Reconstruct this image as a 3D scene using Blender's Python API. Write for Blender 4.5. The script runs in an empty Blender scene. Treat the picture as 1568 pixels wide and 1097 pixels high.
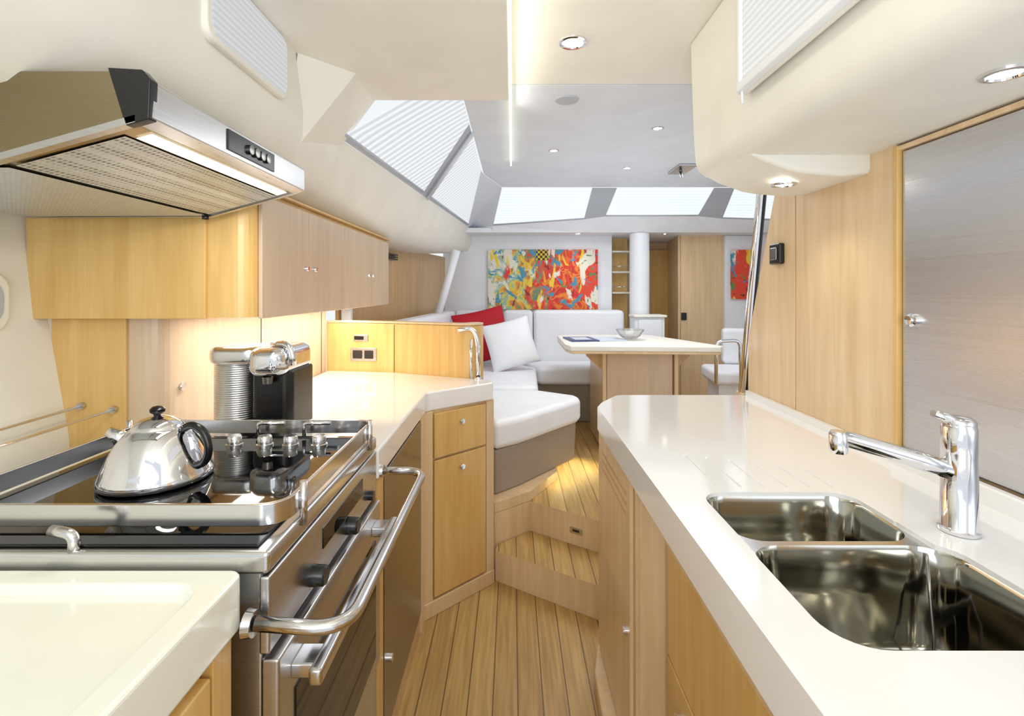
import bpy, bmesh, math
from mathutils import Vector, Matrix
S = bpy.context.scene
COL = S.collection
try:
    S.view_settings.view_transform = 'Standard'
    S.view_settings.look = 'None'
except Exception: pass

# ---------------------------------------------------------------- materials
def srgb(r, g, b):
    f = lambda c: ((c/255)/12.92) if c/255 <= .04045 else (((c/255)+.055)/1.055)**2.4
    return (f(r), f(g), f(b), 1)
def newmat(name):
    m = bpy.data.materials.new(name); m.use_nodes = True
    return m, m.node_tree.nodes, m.node_tree.links, m.node_tree.nodes['Principled BSDF']
def tex_map(N, L, scale, rot=(0,0,0)):
    tc = N.new('ShaderNodeTexCoord'); mp = N.new('ShaderNodeMapping')
    mp.inputs['Scale'].default_value = scale; mp.inputs['Rotation'].default_value = rot
    L.new(tc.outputs['Object'], mp.inputs['Vector']); return mp.outputs['Vector']
def noise(N, L, vec, scale, detail=3, dist=0.0):
    n = N.new('ShaderNodeTexNoise'); n.inputs['Scale'].default_value = scale
    n.inputs['Detail'].default_value = detail; n.inputs['Distortion'].default_value = dist
    L.new(vec, n.inputs['Vector']); return n.outputs['Fac']
def ramp(N, L, fac, stops, const=False):
    r = N.new('ShaderNodeValToRGB'); e = r.color_ramp.elements
    if const: r.color_ramp.interpolation = 'CONSTANT'
    while len(e) < len(stops): e.new(0.5)
    for el, (p, c) in zip(e, stops): el.position = p; el.color = c
    L.new(fac, r.inputs['Fac']); return r.outputs['Color']
def math_n(N, L, op, a, b=None, c=None):
    m = N.new('ShaderNodeMath'); m.operation = op
    for i, v in enumerate((a, b, c)):
        if v is None: continue
        if isinstance(v, (int, float)): m.inputs[i].default_value = v
        else: L.new(v, m.inputs[i])
    return m.outputs[0]
def mixc(N, L, fac, a, b):
    m = N.new('ShaderNodeMix'); m.data_type = 'RGBA'
    for idx, v in ((0, fac), (6, a), (7, b)):
        if isinstance(v, (int, float)): m.inputs[idx].default_value = v
        elif isinstance(v, tuple): m.inputs[idx].default_value = v
        else: L.new(v, m.inputs[idx])
    return m.outputs[2]
def bump(N, L, B, h, strength, dist=.002):
    b = N.new('ShaderNodeBump'); b.inputs['Strength'].default_value = strength
    b.inputs['Distance'].default_value = dist
    L.new(h, b.inputs['Height']); L.new(b.outputs['Normal'], B.inputs['Normal'])

def plain(name, c, rough=.5, metal=0, var=.03, coat=0):
    m, N, L, B = newmat(name)
    v = tex_map(N, L, (1,1,1)); n = noise(N, L, v, 6, 2)
    lo = tuple(x*(1-var) for x in c[:3])+(1,); hi = tuple(min(1, x*(1+var)) for x in c[:3])+(1,)
    L.new(ramp(N, L, n, [(.3, lo), (.7, hi)]), B.inputs['Base Color'])
    B.inputs['Roughness'].default_value = rough; B.inputs['Metallic'].default_value = metal
    B.inputs['Coat Weight'].default_value = coat; B.inputs['Coat Roughness'].default_value = .08
    return m
def wood(name, c1, c2, rough=.35):
    m, N, L, B = newmat(name)
    v = tex_map(N, L, (1,1,.07)); n = noise(N, L, v, 26, 5, .6)
    v2 = tex_map(N, L, (1,1,.25)); n2 = noise(N, L, v2, 3.5, 3, 1.0)
    v3 = tex_map(N, L, (1,1,.04)); n3 = noise(N, L, v3, 150, 2)
    f = math_n(N, L, 'ADD', math_n(N, L, 'MULTIPLY', n, .5), math_n(N, L, 'MULTIPLY', n2, .35))
    f = math_n(N, L, 'ADD', f, math_n(N, L, 'MULTIPLY', n3, .15))
    L.new(ramp(N, L, f, [(.36, c2), (.62, c1)]), B.inputs['Base Color'])
    B.inputs['Roughness'].default_value = rough
    B.inputs['Coat Weight'].default_value = .25; B.inputs['Coat Roughness'].default_value = .15
    return m
def brushed(name, c, rough=.28, stretch=(1,1,60), metal=1.0):
    m, N, L, B = newmat(name)
    v = tex_map(N, L, stretch); n = noise(N, L, v, 12, 3)
    d = tuple(x*.9 for x in c[:3])+(1,)
    L.new(ramp(N, L, n, [(.3, d), (.7, c)]), B.inputs['Base Color'])
    r = N.new('ShaderNodeMapRange'); L.new(n, r.inputs[0]); r.inputs[3].default_value = rough*.85; r.inputs[4].default_value = rough*1.2
    L.new(r.outputs[0], B.inputs['Roughness'])
    B.inputs['Metallic'].default_value = metal
    return m
def emis(name, c, s):
    m, N, L, B = newmat(name)
    B.inputs['Base Color'].default_value = c
    v = tex_map(N, L, (1,1,1)); n = noise(N, L, v, 3, 1)
    L.new(ramp(N, L, n, [(.0, tuple(x*.95 for x in c[:3])+(1,)), (1, c)]), B.inputs['Emission Color'])
    B.inputs['Emission Strength'].default_value = s
    return m
def shade_mat(name, axis, freq, s_lo, s_hi, tint=(.93,.96,1,1)):  # daylight behind the blinds put in as emission, varied across each pleat
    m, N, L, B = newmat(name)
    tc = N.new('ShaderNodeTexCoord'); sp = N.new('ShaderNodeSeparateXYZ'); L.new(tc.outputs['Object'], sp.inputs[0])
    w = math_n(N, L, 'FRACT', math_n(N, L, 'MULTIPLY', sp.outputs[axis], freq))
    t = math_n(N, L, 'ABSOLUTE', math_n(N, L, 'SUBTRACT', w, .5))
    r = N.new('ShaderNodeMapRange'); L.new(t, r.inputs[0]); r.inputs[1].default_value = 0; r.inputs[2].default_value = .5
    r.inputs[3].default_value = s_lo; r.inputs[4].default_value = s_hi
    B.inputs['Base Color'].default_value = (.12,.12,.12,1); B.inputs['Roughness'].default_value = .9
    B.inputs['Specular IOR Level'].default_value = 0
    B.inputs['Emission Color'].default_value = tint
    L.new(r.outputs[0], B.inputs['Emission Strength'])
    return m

M = {}
M['wood'] = wood('maple', srgb(234,206,166), srgb(214,182,138))
M['wood_y'] = wood('maple_warm', srgb(230,192,124), srgb(210,166,92))  # yellower maple; on the cabinet end it carries the hood's warm light
M['wood_p'] = wood('maple_pale', srgb(218,194,166), srgb(202,176,146))
M['wood_d'] = wood('maple_dark', srgb(208,172,126), srgb(188,150,102))  # darker maple for the saloon hull panels and backings
M['cream'] = plain('cream_vinyl', srgb(238,235,225), .45)
M['white'] = plain('white_panel', srgb(236,239,245), .45)
M['grey'] = plain('grey_white_headliner', srgb(220,226,236), .5)
M['frame'] = plain('window_frame_grey', srgb(182,188,198), .5)
M['solid'] = plain('solid_surface_counter', srgb(244,243,242), .10, 0, .01, .6)
M['solid_c'] = plain('solid_surface_cream', srgb(240,240,228), .14, 0, .01, .5)
M['steel'] = brushed('brushed_steel', srgb(206,206,207))
M['steel_x'] = brushed('brushed_steel_rail', srgb(216,215,215), .18, (1,1,40))
M['steel_door'] = brushed('brushed_door', srgb(208,211,219), .28, (1,.02,60), .85)
M['steel_dk'] = brushed('steel_dark', srgb(144,141,138), .22)
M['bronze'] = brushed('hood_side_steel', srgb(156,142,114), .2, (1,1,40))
M['chrome'] = plain('chrome', srgb(228,228,232), .05, 1, .01)
M['sink'] = plain('polished_sink_steel', srgb(176,174,164), .10, 1, .03)
M['black'] = plain('black_plastic', srgb(16,16,17), .25)
M['dark'] = plain('dark_gap', srgb(40,34,28), .6)
M['glass_blk'] = plain('black_ceramic_glass', srgb(8,8,9), .03, 0, .02, 0)
M['sofa'] = plain('white_leather', srgb(238,240,245), .5, 0, .02)
M['sofa_g'] = plain('taupe_vinyl', srgb(160,148,134), .55)
M['red'] = plain('red_fabric', srgb(184,14,36), .75)
M['lamp'] = emis('lamp_glow', (1,.95,.86,1), 12)
M['led'] = emis('led_strip', (1,.98,.76,1), 1.15)
M['hoodlamp'] = emis('hood_lamp', (1,.98,.88,1), 1.5)
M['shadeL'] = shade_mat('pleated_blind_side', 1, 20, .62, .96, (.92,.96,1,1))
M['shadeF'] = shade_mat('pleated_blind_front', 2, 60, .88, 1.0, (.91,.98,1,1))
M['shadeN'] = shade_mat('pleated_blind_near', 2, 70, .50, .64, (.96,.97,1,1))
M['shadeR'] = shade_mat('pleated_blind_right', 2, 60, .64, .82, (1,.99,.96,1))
M['paper'] = plain('magazine_paper', srgb(200,210,225), .4)
M['blueprint'] = plain('magazine_print', srgb(60,84,130), .4, 0, .6)

def teak():
    m, N, L, B = newmat('teak_planks')
    tc = N.new('ShaderNodeTexCoord'); sp = N.new('ShaderNodeSeparateXYZ'); L.new(tc.outputs['Object'], sp.inputs[0])
    W = .084
    q = math_n(N, L, 'DIVIDE', math_n(N, L, 'ADD', sp.outputs[0], 5.02), W)
    fr = math_n(N, L, 'FRACT', q); fl = math_n(N, L, 'FLOOR', q)
    d = math_n(N, L, 'ABSOLUTE', math_n(N, L, 'SUBTRACT', fr, .5))
    seam = math_n(N, L, 'GREATER_THAN', d, .476)
    v = tex_map(N, L, (1,.05,1)); n = noise(N, L, v, 70, 4, .4)
    wn = N.new('ShaderNodeTexWhiteNoise'); wn.noise_dimensions = '1D'; L.new(fl, wn.inputs['W'])
    f = math_n(N, L, 'ADD', math_n(N, L, 'MULTIPLY', n, .8), math_n(N, L, 'MULTIPLY', wn.outputs['Value'], .14))
    c = ramp(N, L, f, [(.28, srgb(164,128,74)), (.68, srgb(202,166,104))])
    L.new(mixc(N, L, seam, c, srgb(104,78,44)), B.inputs['Base Color'])
    B.inputs['Roughness'].default_value = .4
    return m
M['teak'] = teak()

def mesh_filter():
    m, N, L, B = newmat('hood_filter_mesh')
    v = tex_map(N, L, (1,1,1))
    vo = N.new('ShaderNodeTexVoronoi'); vo.inputs['Scale'].default_value = 100; vo.inputs['Randomness'].default_value = .1
    L.new(v, vo.inputs['Vector'])
    L.new(ramp(N, L, vo.outputs['Distance'], [(.15, srgb(112,114,114)), (.5, srgb(212,218,222))]), B.inputs['Base Color'])
    B.inputs['Metallic'].default_value = .6; B.inputs['Roughness'].default_value = .35
    bump(N, L, B, vo.outputs['Distance'], .4)
    return m
M['filter'] = mesh_filter()

def painting_mat():
    m, N, L, B = newmat('abstract_painting')
    tc = N.new('ShaderNodeTexCoord'); sp = N.new('ShaderNodeSeparateXYZ'); L.new(tc.outputs['Object'], sp.inputs[0])
    u = math_n(N, L, 'DIVIDE', math_n(N, L, 'ADD', sp.outputs[0], .229), 1.045)
    v = tex_map(N, L, (1,1,1))
    n1 = noise(N, L, v, 6, 4, 1.0)
    f = math_n(N, L, 'ADD', u, math_n(N, L, 'MULTIPLY', math_n(N, L, 'SUBTRACT', n1, .5), 1.6))
    base = ramp(N, L, f, [(0, srgb(232,228,210)), (.12, srgb(130,180,170)), (.20, srgb(226,208,70)), (.30, srgb(230,136,44)), (.38, srgb(70,140,110)),
                          (.46, srgb(226,74,36)), (.60, srgb(208,30,28)), (.70, srgb(240,140,40)), (.80, srgb(204,24,30)), (.95, srgb(226,70,44))])
    def lay(prev, seed, scale, thr, col, stretch=(1,1,1)):
        mp = tex_map(N, L, stretch, (0, seed, 0)); nn = noise(N, L, mp, scale, 4, .8)
        g = N.new('ShaderNodeMapRange'); L.new(nn, g.inputs[0]); g.inputs[1].default_value = thr-.02; g.inputs[2].default_value = thr+.02
        return mixc(N, L, g.outputs[0], prev, col)
    c = lay(base, 2.1, 10, .62, srgb(240,206,50), (1,1,.35))
    c = lay(c, 2.9, 12, .64, srgb(140,18,30), (1,1,.5))
    c = lay(c, 1.9, 7, .66, srgb(228,50,32), (1,1,.3))
    c = lay(c, .7, 9, .585, srgb(232,228,212), (1,1,.45))
    c = lay(c, 1.3, 8, .60, srgb(64,146,176))
    c = lay(c, 1.0, 11, .66, srgb(80,140,80))
    c = lay(c, .25, 9, .68, srgb(50,60,44))
    L.new(c, B.inputs['Base Color']); B.inputs['Roughness'].default_value = .5
    return m
M['paint'] = painting_mat()
def checker():
    m, N, L, B = newmat('painted_checks')
    v = tex_map(N, L, (1,1,1)); ck = N.new('ShaderNodeTexChecker'); ck.inputs['Scale'].default_value = 45
    L.new(v, ck.inputs['Vector']); ck.inputs['Color1'].default_value = srgb(225,190,30); ck.inputs['Color2'].default_value = srgb(30,28,20)
    L.new(ck.outputs['Color'], B.inputs['Base Color']); return m
M['check'] = checker()
def glassm():
    m, N, L, B = newmat('clear_glass')
    v = tex_map(N, L, (1,1,1)); n = noise(N, L, v, 30, 2); bump(N, L, B, n, .3)
    B.inputs['Transmission Weight'].default_value = 1; B.inputs['Roughness'].default_value = .03; return m
M['glass'] = glassm()

# ---------------------------------------------------------------- geometry helpers
def group(name):
    e = bpy.data.objects.new(name, None); COL.objects.link(e); e.empty_display_size = .1; return e
def mk(name, verts, faces, mat, parent=None, smooth=False, bevel=0, seg=2, sub=0, mats=None, recalc=True):
    me = bpy.data.meshes.new(name); me.from_pydata([tuple(v) for v in verts], [], faces)
    if recalc:
        bm = bmesh.new(); bm.from_mesh(me); bmesh.ops.recalc_face_normals(bm, faces=bm.faces); bm.to_mesh(me); bm.free()
    o = bpy.data.objects.new(name, me); COL.objects.link(o)
    for mm in (mats or [mat]): me.materials.append(M[mm] if isinstance(mm, str) else mm)
    if smooth:
        for p in me.polygons: p.use_smooth = True
    if bevel:
        b = o.modifiers.new('bevel', 'BEVEL'); b.width = bevel; b.segments = seg; b.limit_method = 'ANGLE'; b.angle_limit = math.radians(35)
        for p in me.polygons: p.use_smooth = True
        w = o.modifiers.new('wn', 'WEIGHTED_NORMAL'); w.keep_sharp = True
    if sub:
        s = o.modifiers.new('sub', 'SUBSURF'); s.levels = sub; s.render_levels = sub
    if parent: o.parent = parent
    return o
def box(name, x0, x1, y0, y1, z0, z1, mat, parent=None, bevel=0, seg=2):
    v = [(x,y,z) for x in (x0,x1) for y in (y0,y1) for z in (z0,z1)]
    f = [(0,1,3,2),(4,6,7,5),(0,4,5,1),(2,3,7,6),(0,2,6,4),(1,5,7,3)]
    return mk(name, v, f, mat, parent, bevel=bevel, seg=seg)
def prism(name, pts, z0, z1, mat, parent=None, bevel=0, seg=2, top=None):
    n = len(pts)
    v = [(x,y,z0) for x,y in pts] + [(x,y,z1) for x,y in pts]
    f = [tuple(range(n))[::-1], tuple(range(n,2*n))] + [(i,(i+1)%n,(i+1)%n+n,i+n) for i in range(n)]
    o = mk(name, v, f, mat, parent, bevel=bevel, seg=seg, mats=[mat, top] if top else None)
    if top:
        for p in o.data.polygons:
            if p.normal.z > .7: p.material_index = 1
    return o
def extr_y(name, prof, y0, y1, mat, parent=None, smooth=False, bevel=0, caps=True, closed=True):
    n = len(prof); v = [(x,y0,z) for x,z in prof] + [(x,y1,z) for x,z in prof]
    f = [(i,(i+1)%n,(i+1)%n+n,i+n) for i in range(n if closed else n-1)]
    if caps and closed: f += [tuple(range(n)), tuple(range(n,2*n))[::-1]]
    return mk(name, v, f, mat, parent, smooth=smooth, bevel=bevel)
def extr_x(name, prof, x0, x1, mat, parent=None, bevel=0, seg=2):
    n = len(prof); v = [(x0,y,z) for y,z in prof] + [(x1,y,z) for y,z in prof]
    f = [(i,(i+1)%n,(i+1)%n+n,i+n) for i in range(n)] + [tuple(range(n)), tuple(range(n,2*n))[::-1]]
    return mk(name, v, f, mat, parent, bevel=bevel, seg=seg)
def loft(name, secs, mat, parent=None, smooth=True, closed=False, sub=0):
    n = len(secs[0]); v = [p for s in secs for p in s]; f = []
    for k in range(len(secs)-1):
        for i in range(n if closed else n-1):
            j = (i+1) % n; f.append((k*n+i, k*n+j, (k+1)*n+j, (k+1)*n+i))
    return mk(name, v, f, mat, parent, smooth=smooth, sub=sub)
def tube(name, pts, r, mat, parent=None, fillet=0):
    P = [Vector(p) for p in pts]
    if fillet and len(P) > 2:
        Q = [P[0]]
        for i in range(1, len(P)-1):
            a, b, c = P[i-1], P[i], P[i+1]
            d1 = min(fillet, (a-b).length*.49); d2 = min(fillet, (c-b).length*.49)
            s = b+(a-b).normalized()*d1; e = b+(c-b).normalized()*d2
            for k in range(9):
                t = k/8; Q.append(s*(1-t)**2+b*2*t*(1-t)+e*t*t)
        Q.append(P[-1]); P = Q
    rings = []; up = None
    nseg = 14
    rr = r if isinstance(r, (list, tuple)) else None
    for i, p in enumerate(P):
        t = (P[min(i+1, len(P)-1)]-P[max(i-1, 0)]).normalized()
        if up is None:
            up = Vector((0,0,1)) if abs(t.z) < .9 else Vector((1,0,0))
        a = (up - t*up.dot(t)).normalized(); up = a; b = t.cross(a)
        rad = (rr[0]+(rr[1]-rr[0])*i/(len(P)-1)) if rr else r
        rings.append([tuple(p+(a*math.cos(2*math.pi*k/nseg)+b*math.sin(2*math.pi*k/nseg))*rad) for k in range(nseg)])
    v = [q for g in rings for q in g]; f = []
    for k in range(len(rings)-1):
        for i in range(nseg):
            j = (i+1) % nseg; f.append((k*nseg+i, k*nseg+j, (k+1)*nseg+j, (k+1)*nseg+i))
    f.append(tuple(range(nseg))); f.append(tuple(range(len(v)-nseg, len(v))))
    o = mk(name, v, f, mat, parent, smooth=True)
    for p in o.data.polygons:
        if len(p.vertices) > 4: p.use_smooth = False
    return o
def lathe(name, prof, loc, mat, parent=None, axis='Z', seg=40, smooth=True):
    v = []; f = []; n = len(prof); loc = Vector(loc)
    for i in range(seg):
        a = 2*math.pi*i/seg; c, s = math.cos(a), math.sin(a)
        for r, h in prof:
            p = Vector((r*c, r*s, h))
            if axis == 'X': p = Vector((h, r*c, r*s))
            if axis == '-X': p = Vector((-h, r*c, r*s))
            if axis == 'Y': p = Vector((r*c, h, r*s))
            if axis == '-Y': p = Vector((r*c, -h, r*s))
            v.append(tuple(loc+p))
    for i in range(seg):
        j = (i+1) % seg
        for k in range(n-1): f.append((i*n+k, j*n+k, j*n+k+1, i*n+k+1))
    o = mk(name, v, f, mat, parent, smooth=smooth)
    bm = bmesh.new(); bm.from_mesh(o.data); bmesh.ops.remove_doubles(bm, verts=bm.verts, dist=1e-5)
    bmesh.ops.recalc_face_normals(bm, faces=bm.faces); bm.to_mesh(o.data); bm.free()
    if smooth:
        m = o.modifiers.new('es', 'EDGE_SPLIT'); m.split_angle = math.radians(50)
    return o
def seg_panel(name, p0, p1, t0, t1, z0, z1, th, mat, parent=None, out=(1,0), bevel=.003):
    p0 = Vector(p0); p1 = Vector(p1); d = p1-p0
    nrm = Vector((d.y, -d.x)).normalized()
    if nrm.dot(Vector(out)) < 0: nrm = -nrm
    a = p0+d*t0; b = p0+d*t1
    pts = [a, b, b+nrm*th, a+nrm*th]
    return prism(name, [(p.x, p.y) for p in pts], z0, z1, mat, parent, bevel=bevel)
def arc(cx, cy, r, a0, a1, n=8):
    return [(cx+r*math.cos(math.radians(a0+(a1-a0)*i/n)), cy+r*math.sin(math.radians(a0+(a1-a0)*i/n))) for i in range(n+1)]
def rrect(x0, x1, y0, y1, r, n=7):
    return arc(x1-r, y1-r, r, 0, 90, n)+arc(x0+r, y1-r, r, 90, 180, n)+arc(x0+r, y0+r, r, 180, 270, n)+arc(x1-r, y0+r, r, 270, 360, n)
def cut(o, cutters, keep=False):
    for i, c in enumerate(cutters):
        m = o.modifiers.new('b%d' % i, 'BOOLEAN'); m.operation = 'DIFFERENCE'; m.object = c; m.solver = 'EXACT'
        o.modifiers.move(len(o.modifiers)-1, i)
    dg = bpy.context.evaluated_depsgraph_get(); dg.update()
    me = bpy.data.meshes.new_from_object(o.evaluated_get(dg))
    o.modifiers.clear(); o.data = me
    if not keep:
        for c in cutters: bpy.data.objects.remove(c, do_unlink=True)
def cushion(name, pts, z0, z1, mat, parent=None, bevel=.035):
    return prism(name, pts, z0, z1, mat, parent, bevel=bevel, seg=5)
def pillow(name, loc, size, rot, mat, parent=None, thick=.075):
    n = 12; v = []; f = []
    for side in (1, -1):
        for i in range(n+1):
            for j in range(n+1):
                a = i/n*2-1; b = j/n*2-1
                h = thick*((1-a*a)*(1-b*b))**.45*side
                v.append((a*size/2*(1-.07*(1-b*b)*abs(a)), h, b*size/2*(1-.07*(1-a*a)*abs(b))))
    m = (n+1)*(n+1)
    for s in (0, 1):
        for i in range(n):
            for j in range(n):
                k = s*m+i*(n+1)+j; f.append((k, k+1, k+n+2, k+n+1))
    R = Matrix.Rotation(rot[2], 3, 'Z') @ Matrix.Rotation(rot[0], 3, 'X') @ Matrix.Rotation(rot[1], 3, 'Y')
    v = [tuple(R @ Vector(p)+Vector(loc)) for p in v]
    o = mk(name, v, f, mat, parent, smooth=True)
    bm = bmesh.new(); bm.from_mesh(o.data); bmesh.ops.remove_doubles(bm, verts=bm.verts, dist=1e-4)
    bmesh.ops.recalc_face_normals(bm, faces=bm.faces); bm.to_mesh(o.data); bm.free()
    s = o.modifiers.new('s', 'SUBSURF'); s.levels = 1; s.render_levels = 1
    return o
def light_area(name, loc, size, energy, color, rot=(0,0,0), size_y=None):
    l = bpy.data.lights.new(name, 'AREA'); l.energy = energy; l.color = color; l.size = size
    if size_y: l.shape = 'RECTANGLE'; l.size_y = size_y
    o = bpy.data.objects.new(name, l); o.location = loc; o.rotation_euler = rot; COL.objects.link(o); return o
def spot(name, loc, energy, color=(1,.95,.86), angle=110, rad=.03, rot=(0,0,0)):
    l = bpy.data.lights.new(name, 'SPOT'); l.energy = energy; l.color = color; l.spot_size = math.radians(angle); l.spot_blend = .7; l.shadow_soft_size = rad
    o = bpy.data.objects.new(name, l); o.location = loc; o.rotation_euler = rot; COL.objects.link(o); return o

# ================================================================= SHELL
box('floor', -1.45, 1.3, -.4, 2.45, -.05, 0, 'teak')
prism('stair_step', [(-.08,2.357),(.36,2.075),(.97,2.075),(.97,2.34),(.40,2.34),(.0935,2.55),(-.07,2.41)], 0.001, .145, 'wood', top='teak')
prism('floor_saloon', [(-.085,2.412),(.0935,2.552),(.40,2.342),(2.6,2.342),(2.6,5.6),(-1.3,5.6),(-1.3,2.9),(-.3,2.62)], 0.002, .295, 'wood', top='teak')
g = group('step_latch')
seg_panel('plate', (.0935,2.552), (.40,2.342), .62, .80, .200, .232, .004, 'steel', g, out=(0,-1))
seg_panel('slot', (.0935,2.552), (.40,2.342), .66, .76, .210, .222, .006, 'dark', g, out=(0,-1))

HW = [(-1.22,0),(-1.25,.97),(-1.31,1.3),(-1.345,1.62)]
loft('wall_left', [[(x,-.4,z) for x,z in HW],[(x,1.40,z) for x,z in HW]], 'cream')
g = group('hull_portlight')
extr_x('frame', rrect(1.10,1.285,1.27,1.43,.05), -1.322, -1.292, 'cream', g, .012, 3)
extr_x('glass', rrect(1.125,1.26,1.295,1.405,.04), -1.293, -1.289, 'frame', g, .001)

prof = [(-.635,2.10),(-.64,1.93),(-.65,1.86),(-.675,1.80),(-.71,1.745),(-.77,1.70),(-.88,1.67),(-1.05,1.65),(-1.40,1.62)]
secs = []
for y in (-.4, .4, 1.0, 1.5): secs.append([(x,y,z) for x,z in prof])
secs.append([(-.64,1.86,2.06),(-.645,1.86,1.95),(-.655,1.86,1.88),(-.67,1.86,1.82),(-.70,1.86,1.77),(-.76,1.86,1.70),(-.88,1.86,1.675),(-1.05,1.86,1.66),(-1.4,1.86,1.64)])
loft('trim_1', secs, 'cream')
def sec(y, xt, xm, xl, zl): return [(xt,y,1.95),(xt-.02,y,1.90),(xm,y,1.84),((xm+xl)/2-.0,y,(1.84+zl)/2-.01),(xl,y,zl),(xl-.10,y,zl-.02),(xl-.5,y,zl-.03)]
loft('trim_2', [sec(1.86,-.645,-.675,-.76,1.70), sec(3.0,-.532,-.58,-.70,1.69), sec(4.0,-.435,-.47,-.56,1.70), sec(4.76,-.36,-.38,-.42,1.76)], 'cream')
prism('ceiling_low', [(-.66,-.4),(-.012,-.4),(-.012,1.83),(-.51,1.83),(-.66,1.83)], 2.08, 2.19, 'cream', bevel=.006, seg=3)
prism('ceiling', [(-.02,-.4),(1.3,-.4),(1.3,1.975),(-.02,1.975)], 2.2, 2.24, 'cream', bevel=.004)
prism('ceiling_saloon', [(-.21,1.80),(-.02,1.80),(-.02,1.982),(2.7,1.982),(2.7,3.94),(-.08,3.94),(-.20,3.5)], 2.2, 2.245, 'grey', bevel=.004)
K5 = [(-.50,1.60,2.084),(-.505,1.835,2.084),(-.637,1.885,1.945),(-.700,1.53,1.775),(-.630,1.46,2.084),(-.70,1.90,1.90)]
mk('trim_3', K5, [(0,1,2,3),(0,3,4),(2,3,5)], 'cream')

g = group('cove_led_strip')
box('diffuser', -.011, -.002, -.3, 1.83, 2.10, 2.185, 'led', g)
box('diffuser_aft', -.012, -.002, 1.84, 3.15, 2.17, 2.199, 'led', g)
light_area('cove_light', (.02,1.0,2.15), .05, 1.2, (1,.95,.8), (0,math.radians(-100),0), 2.4)

def quad(name, a, b, c, d, mat, parent=None): return mk(name, [a,b,c,d], [(0,1,2,3)], mat, parent)
def LB(y): return (-.645+(y-1.83)/2.73*.265, y, 1.95)
def LT(y): return (-.21, y, 2.2)
def lerp(a, b, t): return tuple(a[i]+(b[i]-a[i])*t for i in range(3))
def pane(name, b0, b1, t1, t0, inset, mat, fmat):
    g = group(name)
    B0 = lerp(b0,t0,inset); B1 = lerp(b1,t1,inset)
    quad('sill', b0, b1, B1, B0, fmat, g)
    quad('blind', B0, B1, t1, t0, mat, g)
    tube('bottom_rail', [B0, B1], .006, 'frame', g)
    return g
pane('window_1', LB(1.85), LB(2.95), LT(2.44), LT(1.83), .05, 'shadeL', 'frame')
quad('window_frame_a', LB(2.95), LB(3.12), LT(2.66), LT(2.44), 'frame')
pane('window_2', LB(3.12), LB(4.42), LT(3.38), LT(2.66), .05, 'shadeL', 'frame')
mk('window_frame_b', [LB(4.42), (-.38,4.56,1.95), (-.17,4.42,1.95), (-.08,3.94,2.2), (-.2,3.5,2.2), LT(3.38)], [(0,1,4,5),(1,2,3,4)], 'grey')
p = LB(3.035); q = LT(2.55); tube('window_mullion', [(p[0]+.012,p[1],p[2]-.01),(q[0]+.012,q[1],q[2]-.01)], .010, 'grey')
W = [((-.168,4.41,1.955),(-.0726,3.945,2.197)), ((.626,4.324,2.0),(.638,3.945,2.197)),
     ((.805,4.28,2.02),(.835,3.945,2.197)), ((1.60,4.28,2.022),(1.607,3.945,2.197)),
     ((1.826,4.31,2.005),(1.77,3.945,2.197)), ((2.6,4.35,1.985),(2.6,3.945,2.197))]
for i, nm in ((0,'window_3'), (2,'window_4'), (4,'window_5')):
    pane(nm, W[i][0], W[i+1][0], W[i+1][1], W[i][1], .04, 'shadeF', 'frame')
for i in (1, 3):
    quad('window_frame_%s' % 'cd'[i//2], W[i][0], W[i+1][0], W[i+1][1], W[i][1], 'frame')
pts = [(-.38,4.56,1.95)]+[w[0] for w in W]
v = pts+[(p[0],4.44 if k else 4.58,1.90) for k, p in enumerate(pts)]; n = len(pts)
mk('window_ledge', v, [(i,i+1,i+1+n,i+n) for i in range(n-1)], 'white')
box('ceiling_ledge', -.42, 2.6, 4.44, 5.6, 1.90, 1.94, 'white')

box('wall_front', -.66, .955, 4.75, 4.80, .295, 1.90, 'white')
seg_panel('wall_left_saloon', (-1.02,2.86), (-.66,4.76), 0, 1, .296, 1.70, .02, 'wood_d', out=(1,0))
box('wall_right_saloon', 2.3, 2.35, 2.4, 4.8, .295, 2.2, 'white')
box('wall_corridor_end', .90, 2.6, 5.45, 5.5, .295, 1.90, 'wood')
box('wall_bulkhead', 1.60, 2.0, 4.70, 4.74, .295, 1.90, 'wood')
seg_panel('wall_corridor_side', (1.60,4.72), (1.72,5.45), 0, 1, .296, 1.90, .02, 'wood', out=(-1,0))
seg_panel('wall_corridor_inner', (.957,4.80), (.957,5.45), 0, 1, .296, 1.90, .02, 'white', out=(-1,0))
g = group('door_1')
box('leaf', 1.46, 1.70, 5.38, 5.41, .297, 1.82, 'wood_y', g, .004)
box('frame', 1.43, 1.46, 5.37, 5.42, .297, 1.86, 'wood', g, .003)
lathe('handle', [(0,0),(.02,0),(.02,.02),(0,.02)], (1.50,5.38,1.12), 'chrome', g, '-Y', 16)
box('trim_4', 2.0, 2.30, 4.66, 4.74, .295, 1.90, 'white', None, .01)
box('light_switch', 1.60, 1.65, 4.685, 4.70, 1.10, 1.17, 'black', None, .004)

tube('slanted_pillar', [(-.44,3.95,1.70),(-.60,3.95,1.15)], .032, 'white')
g = group('air_vent')
for k in range(3): seg_panel('slat_%d' % k, (-.93,3.2), (-.85,3.62), 0, 1, 1.60+k*.016, 1.61+k*.016, .02, 'black', g, out=(1,0), bevel=0)
box('trim_8', -.985, -.93, 2.86, 2.90, 1.20, 1.60, 'white', None, .004)

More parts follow.
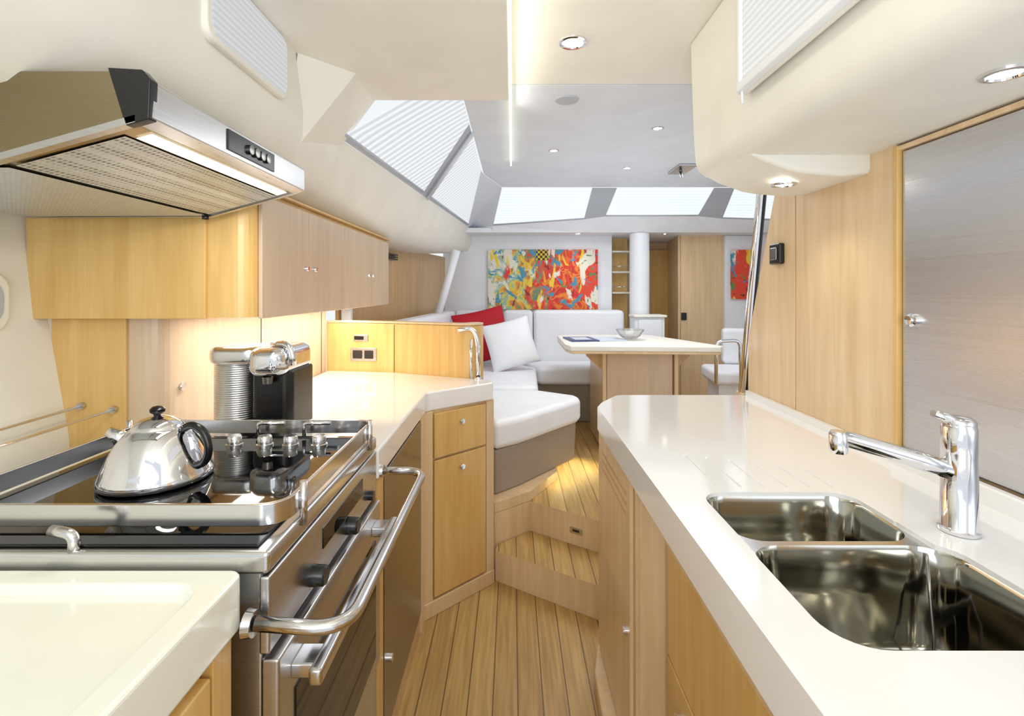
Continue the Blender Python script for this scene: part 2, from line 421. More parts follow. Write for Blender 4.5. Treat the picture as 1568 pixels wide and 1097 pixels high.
g = group('wall_shelves')
box('back', .965, 1.16, 5.0, 5.02, .30, 1.90, 'wood_y', g)
for k, z in enumerate((1.35, 1.55, 1.75)): box('shelf_%d' % k, .97, 1.16, 4.80, 5.0, z, z+.015, 'cream', g)
for k, z in enumerate((1.365, 1.565)): tube('bar_%d' % k, [(.97,4.82,z+.05),(1.16,4.82,z+.05)], .004, 'chrome', g)
lathe('mast_pillar', [(.088,.296),(.088,1.898)], (1.16,4.52,0), 'white')
g = group('small_locker')
box('carcass', 1.05, 1.31, 4.25, 4.42, .296, 1.15, 'white', g, .01)
box('door', 1.08, 1.28, 4.235, 4.25, .40, 1.13, 'white', g, .005)
box('top', 1.04, 1.32, 4.22, 4.425, 1.15, 1.17, 'cream', g, .005)
lathe('knob', [(0,0),(.012,0),(.012,.015),(0,.015)], (1.11,4.235,1.0), 'chrome', g, '-Y', 16)

# ================================================================= RIGHT SIDE
g = group('wall_right')
def yz(name, pts, x0, x1, mat, b=.002): return extr_x(name, pts, x0, x1, mat, g, b)
yz('panel_rear', [(1.253,.953),(1.697,.953),(1.697,1.76),(1.253,1.76)], .970, 1.0, 'wood')
yz('panel_slanted', [(1.703,.953),(2.04,.953),(2.04,1.18),(1.825,1.76),(1.703,1.76)], .970, 1.0, 'wood')
yz('backing', [(-.3,.0),(2.03,.0),(2.03,1.17),(1.815,1.78),(-.3,1.78)], 1.0, 1.04, 'wood_d')
yz('door_header', [(-.3,1.730),(1.253,1.730),(1.253,1.742),(-.3,1.742)], .966, 1.0, 'wood')
yz('door_stile', [(1.24,.953),(1.253,.953),(1.253,1.742),(1.24,1.742)], .962, 1.0, 'wood_y')
yz('lower_wall', [(-.3,.0),(1.253,.0),(1.253,.985),(-.3,.985)], .985, 1.0, 'wood')
g = group('brushed_metal_door')
extr_x('leaf', [(.1,.99),(1.236,.99),(1.236,1.727),(.1,1.727)], .972, .992, 'steel_door', g, .003)
lathe('latch_ring', [(0,0),(.016,0),(.016,.008),(.011,.010),(.011,.016),(0,.017)], (.972,1.2,1.308), 'chrome', g, '-X', 24)
g = group('wall_thermostat')
extr_x('body', [(1.765,1.475),(1.835,1.475),(1.835,1.55),(1.765,1.55)], .950, .970, 'black', g, .005)
extr_x('dial', [(1.78,1.49),(1.82,1.49),(1.82,1.535),(1.78,1.535)], .945, .951, 'steel_dk', g, .004)

pr = [(.592,2.2),(.596,2.05),(.602,1.88),(.608,1.80),(.618,1.772),(.64,1.755),(.68,1.748),(1.12,1.748),(1.12,2.2)]
extr_y('trim_5', pr, -.4, 1.65, 'cream', None, bevel=.008)
extr_y('trim_6', [(.625,1.765),(.68,1.735),(.76,1.706),(.80,1.699),(.90,1.690),(.99,1.700),(.99,1.765)], 1.345, 1.652, 'cream', None, bevel=.014)
g = group('window_6')
box('reveal', .578, .594, .30, 1.26, 1.872, 2.19, 'cream', g, .006, 3)
box('blind', .573, .579, .30, 1.235, 1.895, 2.19, 'shadeR', g)
box('bottom_rail', .560, .580, .30, 1.24, 1.873, 1.896, 'white', g, .004)
box('front_edge', .566, .580, 1.235, 1.252, 1.873, 2.19, 'white', g, .004)
tube('pull_cord', [(.568,1.225,1.88),(.568,1.225,1.84)], .003, 'white', g)
g = group('window_7')
extr_x('reveal', rrect(1.02,1.39,1.905,2.075,.035), -.645, -.626, 'cream', g, .006)
extr_x('blind', rrect(1.035,1.375,1.918,2.07,.028), -.628, -.622, 'shadeN', g)

ctop = prism('countertop', [(.315,.0),(.315,1.83)]+[(.345,1.905),(.425,2.03),(.45,2.04),(.955,2.04),(.955,0.0)], .868, .95, 'solid', None)
g = group('galley_counter'); ctop.parent = g
FAR = (.398,.712,.867,1.058,.05); NEAR = (.395,.735,.592,.853,.06)
c1 = prism('c1', rrect(*FAR), .7, 1.1, 'solid')
c2 = prism('c2', rrect(*NEAR), .7, 1.1, 'solid')
c3 = prism('c3', rrect(.398,.714,.80,.93,.01), .7, 1.1, 'solid')
grooves = []
for k in range(6):
    x = .45+k*.05
    grooves.append(box('gr%d' % k, x-.0035, x+.0035, 1.085, 1.30-.02*k, .9465, 1.0, 'solid'))
cut(ctop, [c1, c2, c3]+grooves)
b = ctop.modifiers.new('bv', 'BEVEL'); b.width = .005; b.segments = 3; b.limit_method = 'ANGLE'; b.angle_limit = math.radians(50)
extr_y('backsplash', [(.945,.95),(.945,.985),(.95,.988),(.962,.988),(.962,.95)], 0, 1.24, 'solid', g)
extr_y('backsplash_far', [(.955,.95),(.955,.972),(.969,.972),(.969,.95)], 1.24, 2.03, 'solid', g)
prism('carcass_far', [(.335,1.34),(.335,1.86),(.44,2.02),(.95,2.02),(.95,1.34)], .0, .868, 'wood', g)
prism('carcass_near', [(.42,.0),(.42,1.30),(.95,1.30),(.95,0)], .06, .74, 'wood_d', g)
prism('column', [(.40,1.30)]+[(.345,1.338)]+[(.40,1.345),(.95,1.345),(.95,1.30)], 0, .868, 'wood', g)
box('apron', .40, .42, .0, 1.30, .72, .868, 'wood', g)
seg_panel('door_a', (.42,.70), (.42,1.29), .0, 1, .44, .86, .018, 'wood_y', g, out=(-1,0))
seg_panel('door_b', (.42,.0), (.42,.69), .0, 1, .44, .86, .018, 'wood_y', g, out=(-1,0))
seg_panel('door_c', (.42,.70), (.42,1.29), .0, 1, .07, .43, .018, 'wood_y', g, out=(-1,0))
seg_panel('door_d', (.42,.0), (.42,.69), .0, 1, .07, .43, .018, 'wood_y', g, out=(-1,0))
seg_panel('door_e', (.335,1.36), (.335,1.85), .0, 1, .07, .86, .012, 'wood', g, out=(-1,0))
for k in range(3):
    z = .80-k*.028
    box('vent_slot_%d' % k, .3205, .3235, 1.40, 1.76, z, z+.010, 'wood_d', g)
for k, (x, y, z) in enumerate([(.402,1.18,.36),(.402,.62,.36),(.323,1.40,.42)]):
    lathe('knob_%d' % k, [(0,0),(.012,0),(.012,.012),(0,.013)], (x,y,z), 'chrome', g, '-X', 16)
prism('plinth', [(.28,1.55),(.285,1.72),(.318,1.85),(.335,1.86),(.335,1.30),(.32,1.32)], 0.001, .06, 'wood', g, bevel=.01)

g = group('double_sink')
def bowl(nm, x0, x1, y0, y1, r, depth):
    secs = []
    for ins, z in ((0,.9415),(.003,.934),(.008,.86),(.014,.95-depth+.03),(.028,.95-depth+.008),(.05,.95-depth)):
        ri = max(.015, r-ins*.3); secs.append([(x,y,z) for x,y in rrect(x0+ins,x1-ins,y0+ins,y1-ins,ri)])
    n = len(secs[0]); v = [p for s in secs for p in s]
    f = [(k*n+i,k*n+(i+1)%n,(k+1)*n+(i+1)%n,(k+1)*n+i) for k in range(len(secs)-1) for i in range(n)]
    f.append(tuple(range((len(secs)-1)*n, len(secs)*n)))
    return mk(nm, v, f, 'sink', g, smooth=True, recalc=False)
bowl('bowl_far', *FAR, .15)
bowl('bowl_near', *NEAR, .19)
dv = prism('divider', rrect(.398,.714,.80,.93,.01), .934, .9415, 'steel_x')
k1 = prism('k1', rrect(*FAR), .9, 1.1, 'solid'); k2 = prism('k2', rrect(*NEAR), .9, 1.1, 'solid')
cut(dv, [k1, k2]); dv.parent = g
lathe('drain_far', [(0,0),(.03,0),(.034,.002),(.036,0)], (.56,.955,.801), 'chrome', g)
lathe('drain_near', [(0,0),(.035,0),(.04,.002),(.042,0)], (.57,.72,.761), 'chrome', g)
tube('plug_chain', [(.70,.838,.935),(.69,.82,.88),(.68,.80,.82),(.66,.78,.765)], .0025, 'steel_dk', g)

g = group('kitchen_faucet')
lathe('body', [(0,0),(.030,0),(.031,.006),(.027,.010),(.026,.12),(.0255,.135),(.026,.14),(.026,.185),(.023,.193),(0,.195)], (.797,.885,.951), 'chrome', g)
tube('spout', [(.795,.885,1.055),(.72,.892,1.078),(.60,.90,1.113),(.585,.90,1.113)], [.017,.0125], 'chrome', g, fillet=.01)
lathe('aerator', [(0,-.022),(.014,-.022),(.0155,-.015),(.0155,.012),(.012,.017),(0,.018)], (.592,.90,1.108), 'chrome', g)
tube('lever', [(.797,.885,1.142),(.777,.882,1.152),(.745,.878,1.163)], [.012,.006], 'chrome', g)
lathe('lever_cap', [(0,0),(.025,0),(.025,.006),(.018,.012),(0,.014)], (.797,.885,1.143), 'chrome', g)

# ================================================================= LEFT SIDE
g = group('galley_counter')
LP = [(-.99,1.338),(-.36,1.338),(-.36,2.07),(-.345,2.10),(-.10,2.308),(-.088,2.325),(-.10,2.40),(-.20,2.425),(-.262,2.450),(-.618,2.606),(-.99,2.670)]
prism('countertop', LP, .868, .95, 'solid', g, bevel=.008, seg=3)
prism('carcass', [(-.99,1.40),(-.387,1.40),(-.387,2.075),(-.12,2.33),(-.13,2.41),(-.26,2.44),(-.61,2.59),(-.99,2.66)], .0, .868, 'wood', g)
box('stile', -.385, -.365, 1.338, 1.405, 0, .868, 'wood_y', g)
a = (-.383,2.075); b_ = (-.112,2.338)
seg_panel('drawer', a, b_, .16, .92, .665, .855, .018, 'wood_y', g, out=(1,-1))
seg_panel('door', a, b_, .16, .92, .075, .655, .018, 'wood_y', g, out=(1,-1))
seg_panel('corner_post', a, b_, -.02, .14, .0, .868, .016, 'wood', g, out=(1,-1))
seg_panel('end_post', a, b_, .94, 1.06, .0, .868, .016, 'wood', g, out=(1,-1))
seg_panel('toe_rail', a, b_, -.02, 1.06, .0, .065, .020, 'wood', g, out=(1,-1))
seg_panel('corner_stile', (-.385,1.99), (-.385,2.075), 0, 1, 0, .868, .02, 'wood', g)
dn = Vector((.263,-.271)).normalized()
for k, z in enumerate((.80, .60)):
    p = Vector(a)+(Vector(b_)-Vector(a))*.54+dn*.018
    tube('knob_%d' % k, [(p.x,p.y,z),(p.x+dn.x*.014,p.y+dn.y*.014,z)], .011, 'chrome', g)
g = group('dishwasher')
box('front_panel', -.386, -.363, 1.41, 1.985, .09, .86, 'steel_dk', g, .004)
box('kick', -.386, -.372, 1.41, 1.985, .001, .08, 'wood_d', g)
lathe('latch', [(0,0),(.012,0),(.012,.012),(0,.013)], (-.363,1.46,.30), 'chrome', g, 'X', 16)

g = group('counter_divider')
path = [(-1.0,2.674),(-.618,2.612),(-.27,2.456)]
path2 = [(-.25,2.50),(-.60,2.655),(-1.0,2.72)]
rnd = [(-.235,2.447),(-.19,2.445),(-.155,2.47),(-.145,2.515),(-.17,2.55),(-.205,2.545),(-.235,2.51)]
prism('panel', path+rnd+path2, .30, 1.205, 'wood_y', g, bevel=.004)
prism('cap', [(x,y) for x,y in path+rnd+path2], 1.206, 1.218, 'wood', g, bevel=.003)
seg_panel('joint', (-1.0,2.674), (-.618,2.612), .992, .998, .952, 1.2, .002, 'dark', g, out=(0,-1), bevel=0)
g = group('wall_socket')
seg_panel('plate', (-1.0,2.674), (-.618,2.612), .36, .74, 1.005, 1.075, .006, 'steel', g, out=(0,-1))
seg_panel('outlet_1', (-1.0,2.674), (-.618,2.612), .40, .54, 1.018, 1.062, .009, 'dark', g, out=(0,-1))
seg_panel('outlet_2', (-1.0,2.674), (-.618,2.612), .57, .70, 1.018, 1.062, .009, 'dark', g, out=(0,-1))
g = group('control_display')
seg_panel('plate', (-1.0,2.674), (-.618,2.612), .40, .62, 1.11, 1.145, .006, 'steel', g, out=(0,-1))
seg_panel('screen', (-1.0,2.674), (-.618,2.612), .42, .56, 1.117, 1.138, .008, 'black', g, out=(0,-1))
g = group('grab_rail')
tube('tube', [(-.262,2.42,1.185),(-.19,2.415,1.20),(-.165,2.415,1.13),(-.165,2.415,.952)], .011, 'chrome', g, fillet=.05)
tube('tube_b', [(-.20,2.425,1.14),(-.20,2.425,.952)], .007, 'chrome', g)
lathe('foot', [(0,0),(.02,0),(.02,.006),(.012,.01)], (-.165,2.415,.951), 'chrome', g)

g = group('wall_left_locker')
LK = [(-1.36,1.41),(-1.08,1.41)]+arc(-1.06,1.47,.06,-90,0,6)+[(-1.0,1.47),(-1.0,2.668),(-1.36,2.668)]
prism('body', LK, .60, 1.30, 'wood_p', g)
box('end_panel', -1.30, -1.09, 1.40, 1.41, .75, 1.30, 'wood_y', g, .002)
box('joint', -1.0, -.9985, 1.975, 1.98, .95, 1.3, 'dark', g)
box('joint_b', -1.0, -.9985, 2.60, 2.605, .95, 1.3, 'dark', g)
tube('catch', [(-1.0,1.50,1.09),(-.99,1.50,1.09)], .012, 'chrome', g)

g = group('upper_cabinet')
UC = [(-1.345,1.37)]+arc(-.77,1.42,.05,-90,0,6)+[(-.72,2.85),(-1.36,2.85)]
prism('carcass', UC, 1.305, 1.665, 'wood_y', g)
ys = [1.405, 1.73, 2.10, 2.476, 2.85]
for k in range(4):
    seg_panel('door_%d' % k, (-.72,ys[k]+.002), (-.72,ys[k+1]-.002), 0, 1, 1.30, 1.652, .012, 'wood_p', g)
box('end_face', -1.33, -.84, 1.358, 1.37, 1.302, 1.66, 'wood_y', g, .002)  # hood light on this face put into its yellow wood colour
for k, y in enumerate((1.70, 1.77, 2.44, 2.51)):
    lathe('knob_%d' % k, [(0,0),(.009,0),(.009,.010),(.007,.013),(0,.013)], (-.708,y,1.455), 'chrome', g, 'X', 16)
box('cornice', -1.3, -.70, 1.38, 2.86, 1.666, 1.672, 'wood_y', g)
light_area('under_cabinet_lamp', (-.86,2.1,1.295), .08, 5.5, (1,.97,.90), (0,0,0), 1.2)

g = group('range_hood')
extr_y('body', [(-.575,1.70),(-.575,1.636),(-.79,1.578),(-1.27,1.576),(-1.27,1.716),(-.61,1.716)], .757, 1.31, 'bronze', g, bevel=.003)
extr_y('front_trim', [(-.548,1.698),(-.548,1.643),(-.575,1.634),(-.58,1.71),(-.565,1.71)], .757, 1.312, 'steel', g, bevel=.002)
extr_y('end_cap', [(-.547,1.70),(-.549,1.640),(-.585,1.630),(-.612,1.718),(-.56,1.715)], .750, .768, 'black', g, bevel=.002)
extr_y('side_trim', [(-.57,1.635),(-.79,1.573),(-1.27,1.571),(-1.27,1.58),(-.79,1.584),(-.57,1.646)], .750, .765, 'steel', g)
extr_y('side_trim_far', [(-.57,1.635),(-.79,1.573),(-1.27,1.571),(-1.27,1.58),(-.79,1.584),(-.57,1.646)], 1.298, 1.312, 'steel', g)
mk('filter', [(-.612,.785,1.6240),(-.612,1.285,1.6240),(-.785,1.285,1.5775),(-.785,.785,1.5775)], [(0,1,2,3)], 'filter', g)
mk('filter_rear', [(-.795,.785,1.5745),(-.795,1.29,1.5745),(-1.25,1.29,1.5725),(-1.25,.785,1.5725)], [(0,1,2,3)], 'filter', g)
mk('light_strip', [(-.580,.80,1.6325),(-.580,1.28,1.6325),(-.606,1.28,1.6255),(-.606,.80,1.6255)], [(0,1,2,3)], 'hoodlamp', g)
box('control_display', -.5485, -.545, .955, 1.14, 1.652, 1.692, 'black', g, .001)
for k in range(4):
    lathe('button_%d' % k, [(0,0),(.010,0),(.010,.006),(0,.007)], (-.545,1.03+k*.024,1.672), 'steel_dk', g, 'X', 16)
tube('foot_screw', [(-.80,1.295,1.575),(-.80,1.295,1.565)], .008, 'black', g)
light_area('hood_lamp_light', (-.62,1.05,1.60), .05, 1.6, (1,.95,.82), (0,math.radians(10),0), .4)

# cooker
g = group('stove')
box('body', -.98, -.378, .75, 1.325, .20, .955, 'steel', g, .004)
box('top_rim', -.985, -.362, .738, 1.33, .955, .990, 'steel_x', g, .008, 3)
box('glass_top', -.965, -.385, .752, 1.315, .990, .9945, 'glass_blk', g, .002)
box('control_panel', -.378, -.362, .74, 1.325, .835, .952, 'steel', g, .004)
box('display', -.363, -.3605, .95, 1.20, .885, .925, 'glass_blk', g)
for k, y in enumerate((.90, 1.09)):
    lathe('front_knob_%d' % k, [(0,0),(.019,0),(.018,.022),(.015,.026),(0,.026)], (-.362,y,.863), 'black', g, 'X', 20)
lathe('front_knob_s', [(0,0),(.012,0),(.012,.014),(0,.014)], (-.362,1.25,.863), 'black', g, 'X', 20)
box('oven_door', -.378, -.350, .745, 1.32, .40, .825, 'steel', g, .005)
box('oven_glass', -.352, -.3475, .80, 1.27, .44, .74, 'glass_blk', g, .001)
box('lower_panel', -.378, -.362, .745, 1.32, .20, .39, 'steel', g, .004)
box('leg_near', -.95, -.40, .78, .82, 0, .20, 'steel_dk', g); box('leg_far', -.95, -.40, 1.26, 1.30, 0, .20, 'steel_dk', g)
box('oven_handle', -.318, -.296, .77, 1.30, .762, .790, 'steel_x', g, .007, 3)
for k, y in enumerate((.81, 1.26)): box('handle_bracket_%d' % k, -.352, -.300, y-.025, y+.025, .764, .788, 'steel_x', g, .004)
oo = rrect(-.966,-.366,.795,1.324,.045); ii = rrect(-.958,-.374,.803,1.316,.037); n = len(oo)
v = [(x,y,z) for z in (1.001,1.036) for ring in (oo, ii) for x, y in ring]
f = []
for i in range(n):
    j = (i+1) % n
    f += [(i,j,j+2*n,i+2*n), (i+n,i+3*n,j+3*n,j+n), (i+2*n,j+2*n,j+3*n,i+3*n), (i,i+n,j+n,j)]
mk('fiddle_rail', v, f, 'steel_x', g, smooth=False, bevel=.0015)
for k, (x, y) in enumerate([(-.361,.86),(-.361,1.26),(-.972,.86),(-.972,1.26)]):
    tube('fiddle_post_%d' % k, [(x,y,.975),(x,y,1.05)], .0065, 'steel_x', g)
for k, x in enumerate((-.69,-.615,-.551,-.48)):
    lathe('burner_knob_%d' % k, [(0,0),(.020,0),(.020,.004),(.017,.006),(.0165,.022),(.014,.025),(0,.025)], (x,1.235,.9945), 'steel_x', g)
for k, x in enumerate((-.64,-.52)):
    tube('pot_clamp_%d' % k, [(x-.02,1.29,1.0),(x-.02,1.29,1.035),(x+.05,1.29,1.035)], .005, 'chrome', g, fillet=.01)
tube('gimbal_latch', [(-.66,.748,.985),(-.66,.748,1.012),(-.695,.748,1.018)], .008, 'steel_x', g, fillet=.015)
g = group('safety_rail')
tube('bar', [(-.372,.722,.895),(-.24,.722,.885),(-.24,1.362,.885),(-.36,1.362,.885)], .0105, 'steel_x', g, fillet=.06)
lathe('flange_a', [(0,0),(.020,0),(.018,.012),(0,.012)], (-.386,.722,.895), 'steel_x', g, 'X', 20)
lathe('flange_b', [(0,0),(.018,0),(.016,.01),(0,.01)], (-.362,1.362,.885), 'steel_x', g, 'X', 20)

# kettle
g = group('kettle')
K = (-.725,1.015,.9955)
lathe('body', [(0,0),(.096,0),(.100,.004),(.101,.012),(.098,.018),(.093,.030),(.084,.052),(.073,.074),(.061,.092),(.050,.103),(.046,.105),(.045,.108),(.040,.115),(.028,.123),(.012,.128),(0,.129)], K, 'chrome', g, seg=56)
lathe('lid_knob', [(0,0),(.006,0),(.007,.005),(.013,.009),(.014,.015),(.009,.020),(0,.022)], (K[0],K[1],K[2]+.127), 'black', g)
tube('spout', [(K[0]-.056,K[1]-.01,K[2]+.072),(K[0]-.070,K[1]-.014,K[2]+.092),(K[0]-.086,K[1]-.016,K[2]+.101)], [.018,.010], 'chrome', g)
tube('handle', [(K[0]+.046,K[1],K[2]+.096),(K[0]+.074,K[1]-.006,K[2]+.114),(K[0]+.104,K[1]-.01,K[2]+.098),(K[0]+.114,K[1]-.012,K[2]+.060),(K[0]+.102,K[1]-.01,K[2]+.034),(K[0]+.080,K[1]-.006,K[2]+.030)], .008, 'black', g, fillet=.03)

# coffee machine
g = group('coffee_machine')
Z = .951; Y0 = 1.50; DX = -.045
TX = -.795+DX
prof_t = [(0,0),(.062,0)]
for k in range(30): prof_t += [(.062,.012+k*.0065),(.0632,.0135+k*.0065),(.0632,.0155+k*.0065),(.062,.017+k*.0065)]
lathe('water_tank', prof_t+[(.060,.21)], (TX,Y0+.02,Z), 'steel', g)
lathe('tank_base', [(0,0),(.072,0),(.072,.022),(.064,.026),(0,.026)], (TX,Y0+.02,Z), 'chrome', g)
prism('tank_lid', rrect(-.862+DX,-.70+DX,Y0-.05,Y0+.10,.05), Z+.208, Z+.262, 'steel_x', g, bevel=.018, seg=4)
prism('main_body', rrect(-.735+DX,-.612+DX,Y0-.03,Y0+.16,.03), Z, Z+.19, 'black', g, bevel=.01, seg=3)
prism('drip_tray', rrect(-.73+DX,-.618+DX,Y0-.10,Y0-.02,.02), Z, Z+.05, 'black', g, bevel=.004)
prism('brew_head', rrect(-.728+DX,-.614+DX,Y0-.075,Y0+.16,.045), Z+.175, Z+.262, 'chrome', g, bevel=.03, seg=5)
tube('lever', [(-.67+DX,Y0-.02,Z+.268),(-.625+DX,Y0-.03,Z+.272),(-.603+DX,Y0-.035,Z+.25),(-.602+DX,Y0-.035,Z+.21)], .010, 'chrome', g, fillet=.02)
lathe('nozzle', [(0,0),(.014,0),(.016,.02),(0,.02)], (-.668+DX,Y0-.05,Z+.157), 'steel_dk', g)

g = group('fiddle_rods')
tube('rod_a', [(-1.12,1.395,1.045),(-1.12,.6,1.03)], .004, 'chrome', g)
tube('rod_b', [(-1.21,1.395,1.055),(-1.21,.6,1.04)], .004, 'chrome', g)
for k, x in enumerate((-1.12,-1.21)): lathe('foot_%d' % k, [(0,0),(.010,0),(.010,.01),(0,.01)], (x,1.388,1.045+.01*k), 'steel', g, 'Y', 16)

nt = prism('countertop', [(-1.22,.0),(-.392,.0),(-.392,.695)]+arc(-.412,.710,.02,0,90,5)+[(-1.22,.730)], .89, .970, 'solid_c', None)
g = group('galley_counter'); nt.parent = g
c = prism('c', rrect(-1.18,-.432,-.2,.690,.035), .956, 1.2, 'solid_c')
cut(nt, [c])
b = nt.modifiers.new('bv', 'BEVEL'); b.width = .006; b.segments = 3; b.limit_method = 'ANGLE'; b.angle_limit = math.radians(40)
box('carcass', -1.20, -.42, .0, .712, .0, .89, 'wood_y', g)
box('drawer_front', -.42, -.400, .0, .66, .70, .865, 'wood_y', g, .003)
box('door_front', -.42, -.400, .0, .66, .08, .69, 'wood_y', g, .003)
box('stile', -.42, -.402, .668, .712, .0, .888, 'wood_y', g, .002)
box('recessed_latch', -.402, -.397, .50, .60, .78, .81, 'steel', g, .003)
box('cooker_side_shelf', -1.21, -.995, .735, 1.395, .88, .94, 'solid_c', g)

# ================================================================= SALOON FURNITURE
g = group('sofa')
CH = [(-.09,2.47),(.05,2.585),(.40,3.0),(.425,3.06),(.40,3.12),(.18,3.28),(-.55,3.28),(-.55,2.72),(-.24,2.60),(-.12,2.55)]
cushion('chaise_cushion', CH, .575, .725, 'sofa', g, .035)
CB = [(-.085,2.49),(.04,2.61),(.385,3.02),(.395,3.07),(.16,3.27),(-.54,3.27),(-.54,2.74),(-.23,2.62)]
n = len(CB)
v = [(x,y,.575) for x,y in CB]+[(x*.98-.0,y+.02,.345) for x,y in CB]
mk('chaise_base', v, [tuple(range(n)), tuple(range(n,2*n))[::-1]]+[(i,(i+1)%n,(i+1)%n+n,i+n) for i in range(n)], 'sofa_g', g, bevel=.01)
prism('plinth', [(-.085,2.415),(.0935,2.556),(.26,2.85),(.22,3.26),(-.5,3.26),(-.5,2.66),(-.25,2.62)], .296, .345, 'wood', g)
cushion('seat_left', [(-.60,3.29),(.175,3.29),(.20,4.10),(.10,4.25),(-.60,4.40)], .60, .745, 'sofa', g, .035)
prism('base_left', [(-.60,3.29),(.13,3.29),(.15,4.12),(-.60,4.40)], .296, .60, 'sofa_g', g, bevel=.01)
cushion('seat_back_run', [(.215,4.02),(.86,4.02),(1.0,4.10),(1.0,4.42),(.12,4.42),(.12,4.27)], .61, .755, 'sofa', g, .035)
prism('base_back_run', [(.20,4.09),(.84,4.09),(.95,4.14),(.95,4.42),(.20,4.42)], .296, .61, 'sofa_g', g, bevel=.01)
def back(nm, x0, x1): 
    extr_x(nm, [(4.43,.62),(4.50,1.20),(4.70,1.20),(4.70,.62)], x0, x1, 'sofa', g, .035, 4)
back('backrest_1', -.52, -.08); back('backrest_2', -.075, .19); back('backrest_3', .195, 1.02)
prism('backrest_left', [(-.75,2.85),(-.62,2.85),(-.50,4.42),(-.62,4.55)], .62, 1.20, 'sofa', g, bevel=.035, seg=4)
pillow('throw_pillow', (-.245,4.17,1.0), .48, (math.radians(-14), math.radians(-12), math.radians(12)), 'red', thick=.06)
pillow('throw_pillow', (-.01,3.96,.955), .42, (math.radians(-18), math.radians(-14), math.radians(8)), 'sofa', thick=.06)
light_area('under_seat_lamp', (.33,2.95,.338), .25, .8, (1,.90,.45), (0,math.radians(-8),math.radians(-40)), .5)

g = group('saloon_table')
TP = [(.355,3.33),(.38,3.22),(1.33,3.16),(1.37,3.22),(1.12,4.0),(1.08,4.03),(.42,4.03),(.36,3.95)]
prism('top', TP, .985, 1.02, 'cream', g, bevel=.006, seg=3)
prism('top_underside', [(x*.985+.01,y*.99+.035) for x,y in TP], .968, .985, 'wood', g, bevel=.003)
box('pedestal', .64, 1.09, 3.36, 3.85, .296, .968, 'wood_p', g, .006)
box('pedestal_edge', 1.095, 1.12, 3.34, 3.88, .296, .968, 'wood', g, .004)
box('pedestal_edge_l', .61, .635, 3.34, 3.88, .296, .968, 'wood', g, .004)
for k, (x, s) in enumerate(((.61,-1),(1.12,1))):
    mk('bracket_%d' % k, [(x,3.40,.967),(x+s*.10,3.40,.967),(x+s*.10,3.40,.93),(x,3.40,.84),(x,3.43,.967),(x+s*.10,3.43,.967),(x+s*.10,3.43,.93),(x,3.43,.84)],
       [(0,1,2,3),(4,5,6,7),(0,1,5,4),(1,2,6,5),(2,3,7,6),(3,0,4,7)], 'wood_d', g)
lathe('glass_bowl', [(0,.004),(.04,.004),(.075,.03),(.105,.075),(.102,.075),(.07,.034),(.038,.010),(0,.010)], (.86,3.62,1.0215), 'glass')
g = group('magazine')
def rotbox(nm, cx, cy, w, d, z0, z1, a, mat):
    c, s = math.cos(a), math.sin(a)
    prism(nm, [(cx+x*c-y*s, cy+x*s+y*c) for x, y in ((-w/2,-d/2),(w/2,-d/2),(w/2,d/2),(-w/2,d/2))], z0, z1, mat, g)
rotbox('page_left', .50, 3.62, .20, .28, 1.021, 1.030, .12, 'blueprint')
rotbox('page_right', .70, 3.64, .20, .28, 1.021, 1.028, .12, 'paper')
rotbox('page_inset', .50, 3.62, .12, .18, 1.030, 1.0305, .12, 'paper')

g = group('wall_painting')
box('canvas', -.229, .816, 4.715, 4.749, 1.20, 1.77, 'paint', g, .002)
box('checks', .23, .345, 4.7135, 4.716, 1.665, 1.768, 'check', g)
g = group('wall_painting')  # small picture standing in for the painting's reflection in a glossy panel
box('canvas', 2.05, 2.29, 4.63, 4.659, 1.30, 1.76, 'paint', g, .002)

g = group('helm_seat')
cushion('seat', [(1.45,3.55),(1.78,3.50),(1.85,3.90),(1.5,3.95)], .70,.80, 'sofa', g, .03)
cushion('backrest', [(1.66,3.90),(1.95,3.86),(1.97,3.96),(1.68,4.0)], .80,1.08, 'sofa', g, .03)
prism('base', [(1.50,3.60),(1.76,3.56),(1.82,3.86),(1.54,3.90)], .296,.70, 'white', g)
tube('arm_rail', [(1.44,3.50,.72),(1.44,3.50,1.02),(1.60,3.48,1.03),(1.60,3.46,.60)], .013, 'chrome', g, fillet=.05)

g = group('grab_pole')
tube('pole', [(.968,2.09,.95),(1.045,2.09,1.80),(1.06,2.09,2.20)], .014, 'chrome', g)
tube('pole_trim', [(.985,2.10,.95),(1.065,2.10,1.80),(1.08,2.10,2.2)], .013, 'black', g)
box('pole_foot_wall', .955, 1.06, 2.055, 2.12, .296, .952, 'wood', g, .004)

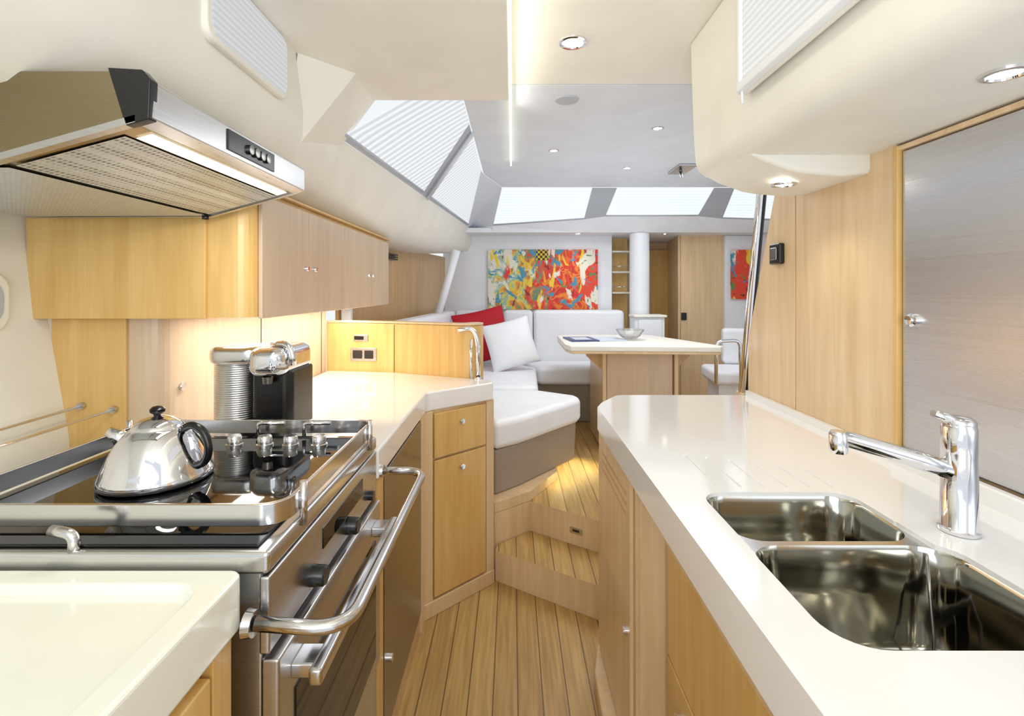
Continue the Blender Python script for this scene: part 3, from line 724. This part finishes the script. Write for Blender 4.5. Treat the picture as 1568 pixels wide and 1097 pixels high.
def downlight(x, y, z, r=.036, e=6, ang=115):
    g = group('ceiling_downlight')
    lathe('bezel', [(r*.72,-.001),(r*.78,-.006),(r*1.0,-.005),(r*1.02,0)], (x,y,z), 'chrome', g, seg=32)
    lathe('lens', [(0,-.002),(r*.74,-.002)], (x,y,z), 'lamp', g, seg=32)
    spot('downlight_lamp', (x,y,z-.012), e, angle=ang)
downlight(.20,1.636,2.2,.045,5)
downlight(.734,2.5,2.2,.03,4)
downlight(.244,2.9,2.2,.03,4)
downlight(.768,3.315,2.2,.03,4)
downlight(.60,4.52,1.90,.04,3)
downlight(1.40,4.55,1.90,.03,2)
downlight(.831,.836,1.748,.034,2.2)
downlight(.80,1.46,1.694,.034,2.4)
g = group('ceiling_speaker')
lathe('grille', [(0,-.006),(.048,-.006),(.052,0)], (.235,2.13,2.2), 'frame', g)
g = group('hatch_handle')
box('plate', 1.08, 1.20, 3.2, 3.45, 2.185, 2.2, 'steel', g, .005)
tube('lever', [(1.10,3.25,2.17),(1.18,3.45,2.17)], .008, 'black', g)

# ================================================================= LIGHTING
w = bpy.data.worlds.new('world'); S.world = w; w.use_nodes = True
bg = w.node_tree.nodes['Background']; bg.inputs[0].default_value = (.91,.96,1,1); bg.inputs[1].default_value = .98
light_area('fill_behind_camera', (.0,-.9,1.75), 1.4, 16, (.93,.97,1), (math.radians(80),0,0), 1.0)  # added fill behind the camera, not a fixture of the boat
light_area('fill_up_galley', (.1,-.3,1.2), .6, 8, (.93,.97,1), (math.radians(155),0,0), .6)  # added upward fill to brighten the near ceiling
light_area('saloon_fill_top', (.9,3.2,2.17), 1.0, 14, (.94,.97,1), (0,0,0), 1.0)  # added broad fill under the saloon ceiling, no fixture there
light_area('saloon_fill_up', (.75,3.1,1.06), .5, 3.2, (.92,.96,1), (math.pi,0,0), .5)  # added upward fill at table height to lift the saloon ceiling

cam = bpy.data.cameras.new('cam'); co = bpy.data.objects.new('camera', cam); COL.objects.link(co)
co.location = (0,0,1.38); co.rotation_euler = (math.radians(90),0,0)
cam.sensor_width = 36; cam.lens = 760/1568*36; cam.shift_y = -.066; cam.clip_start = .02
S.camera = co
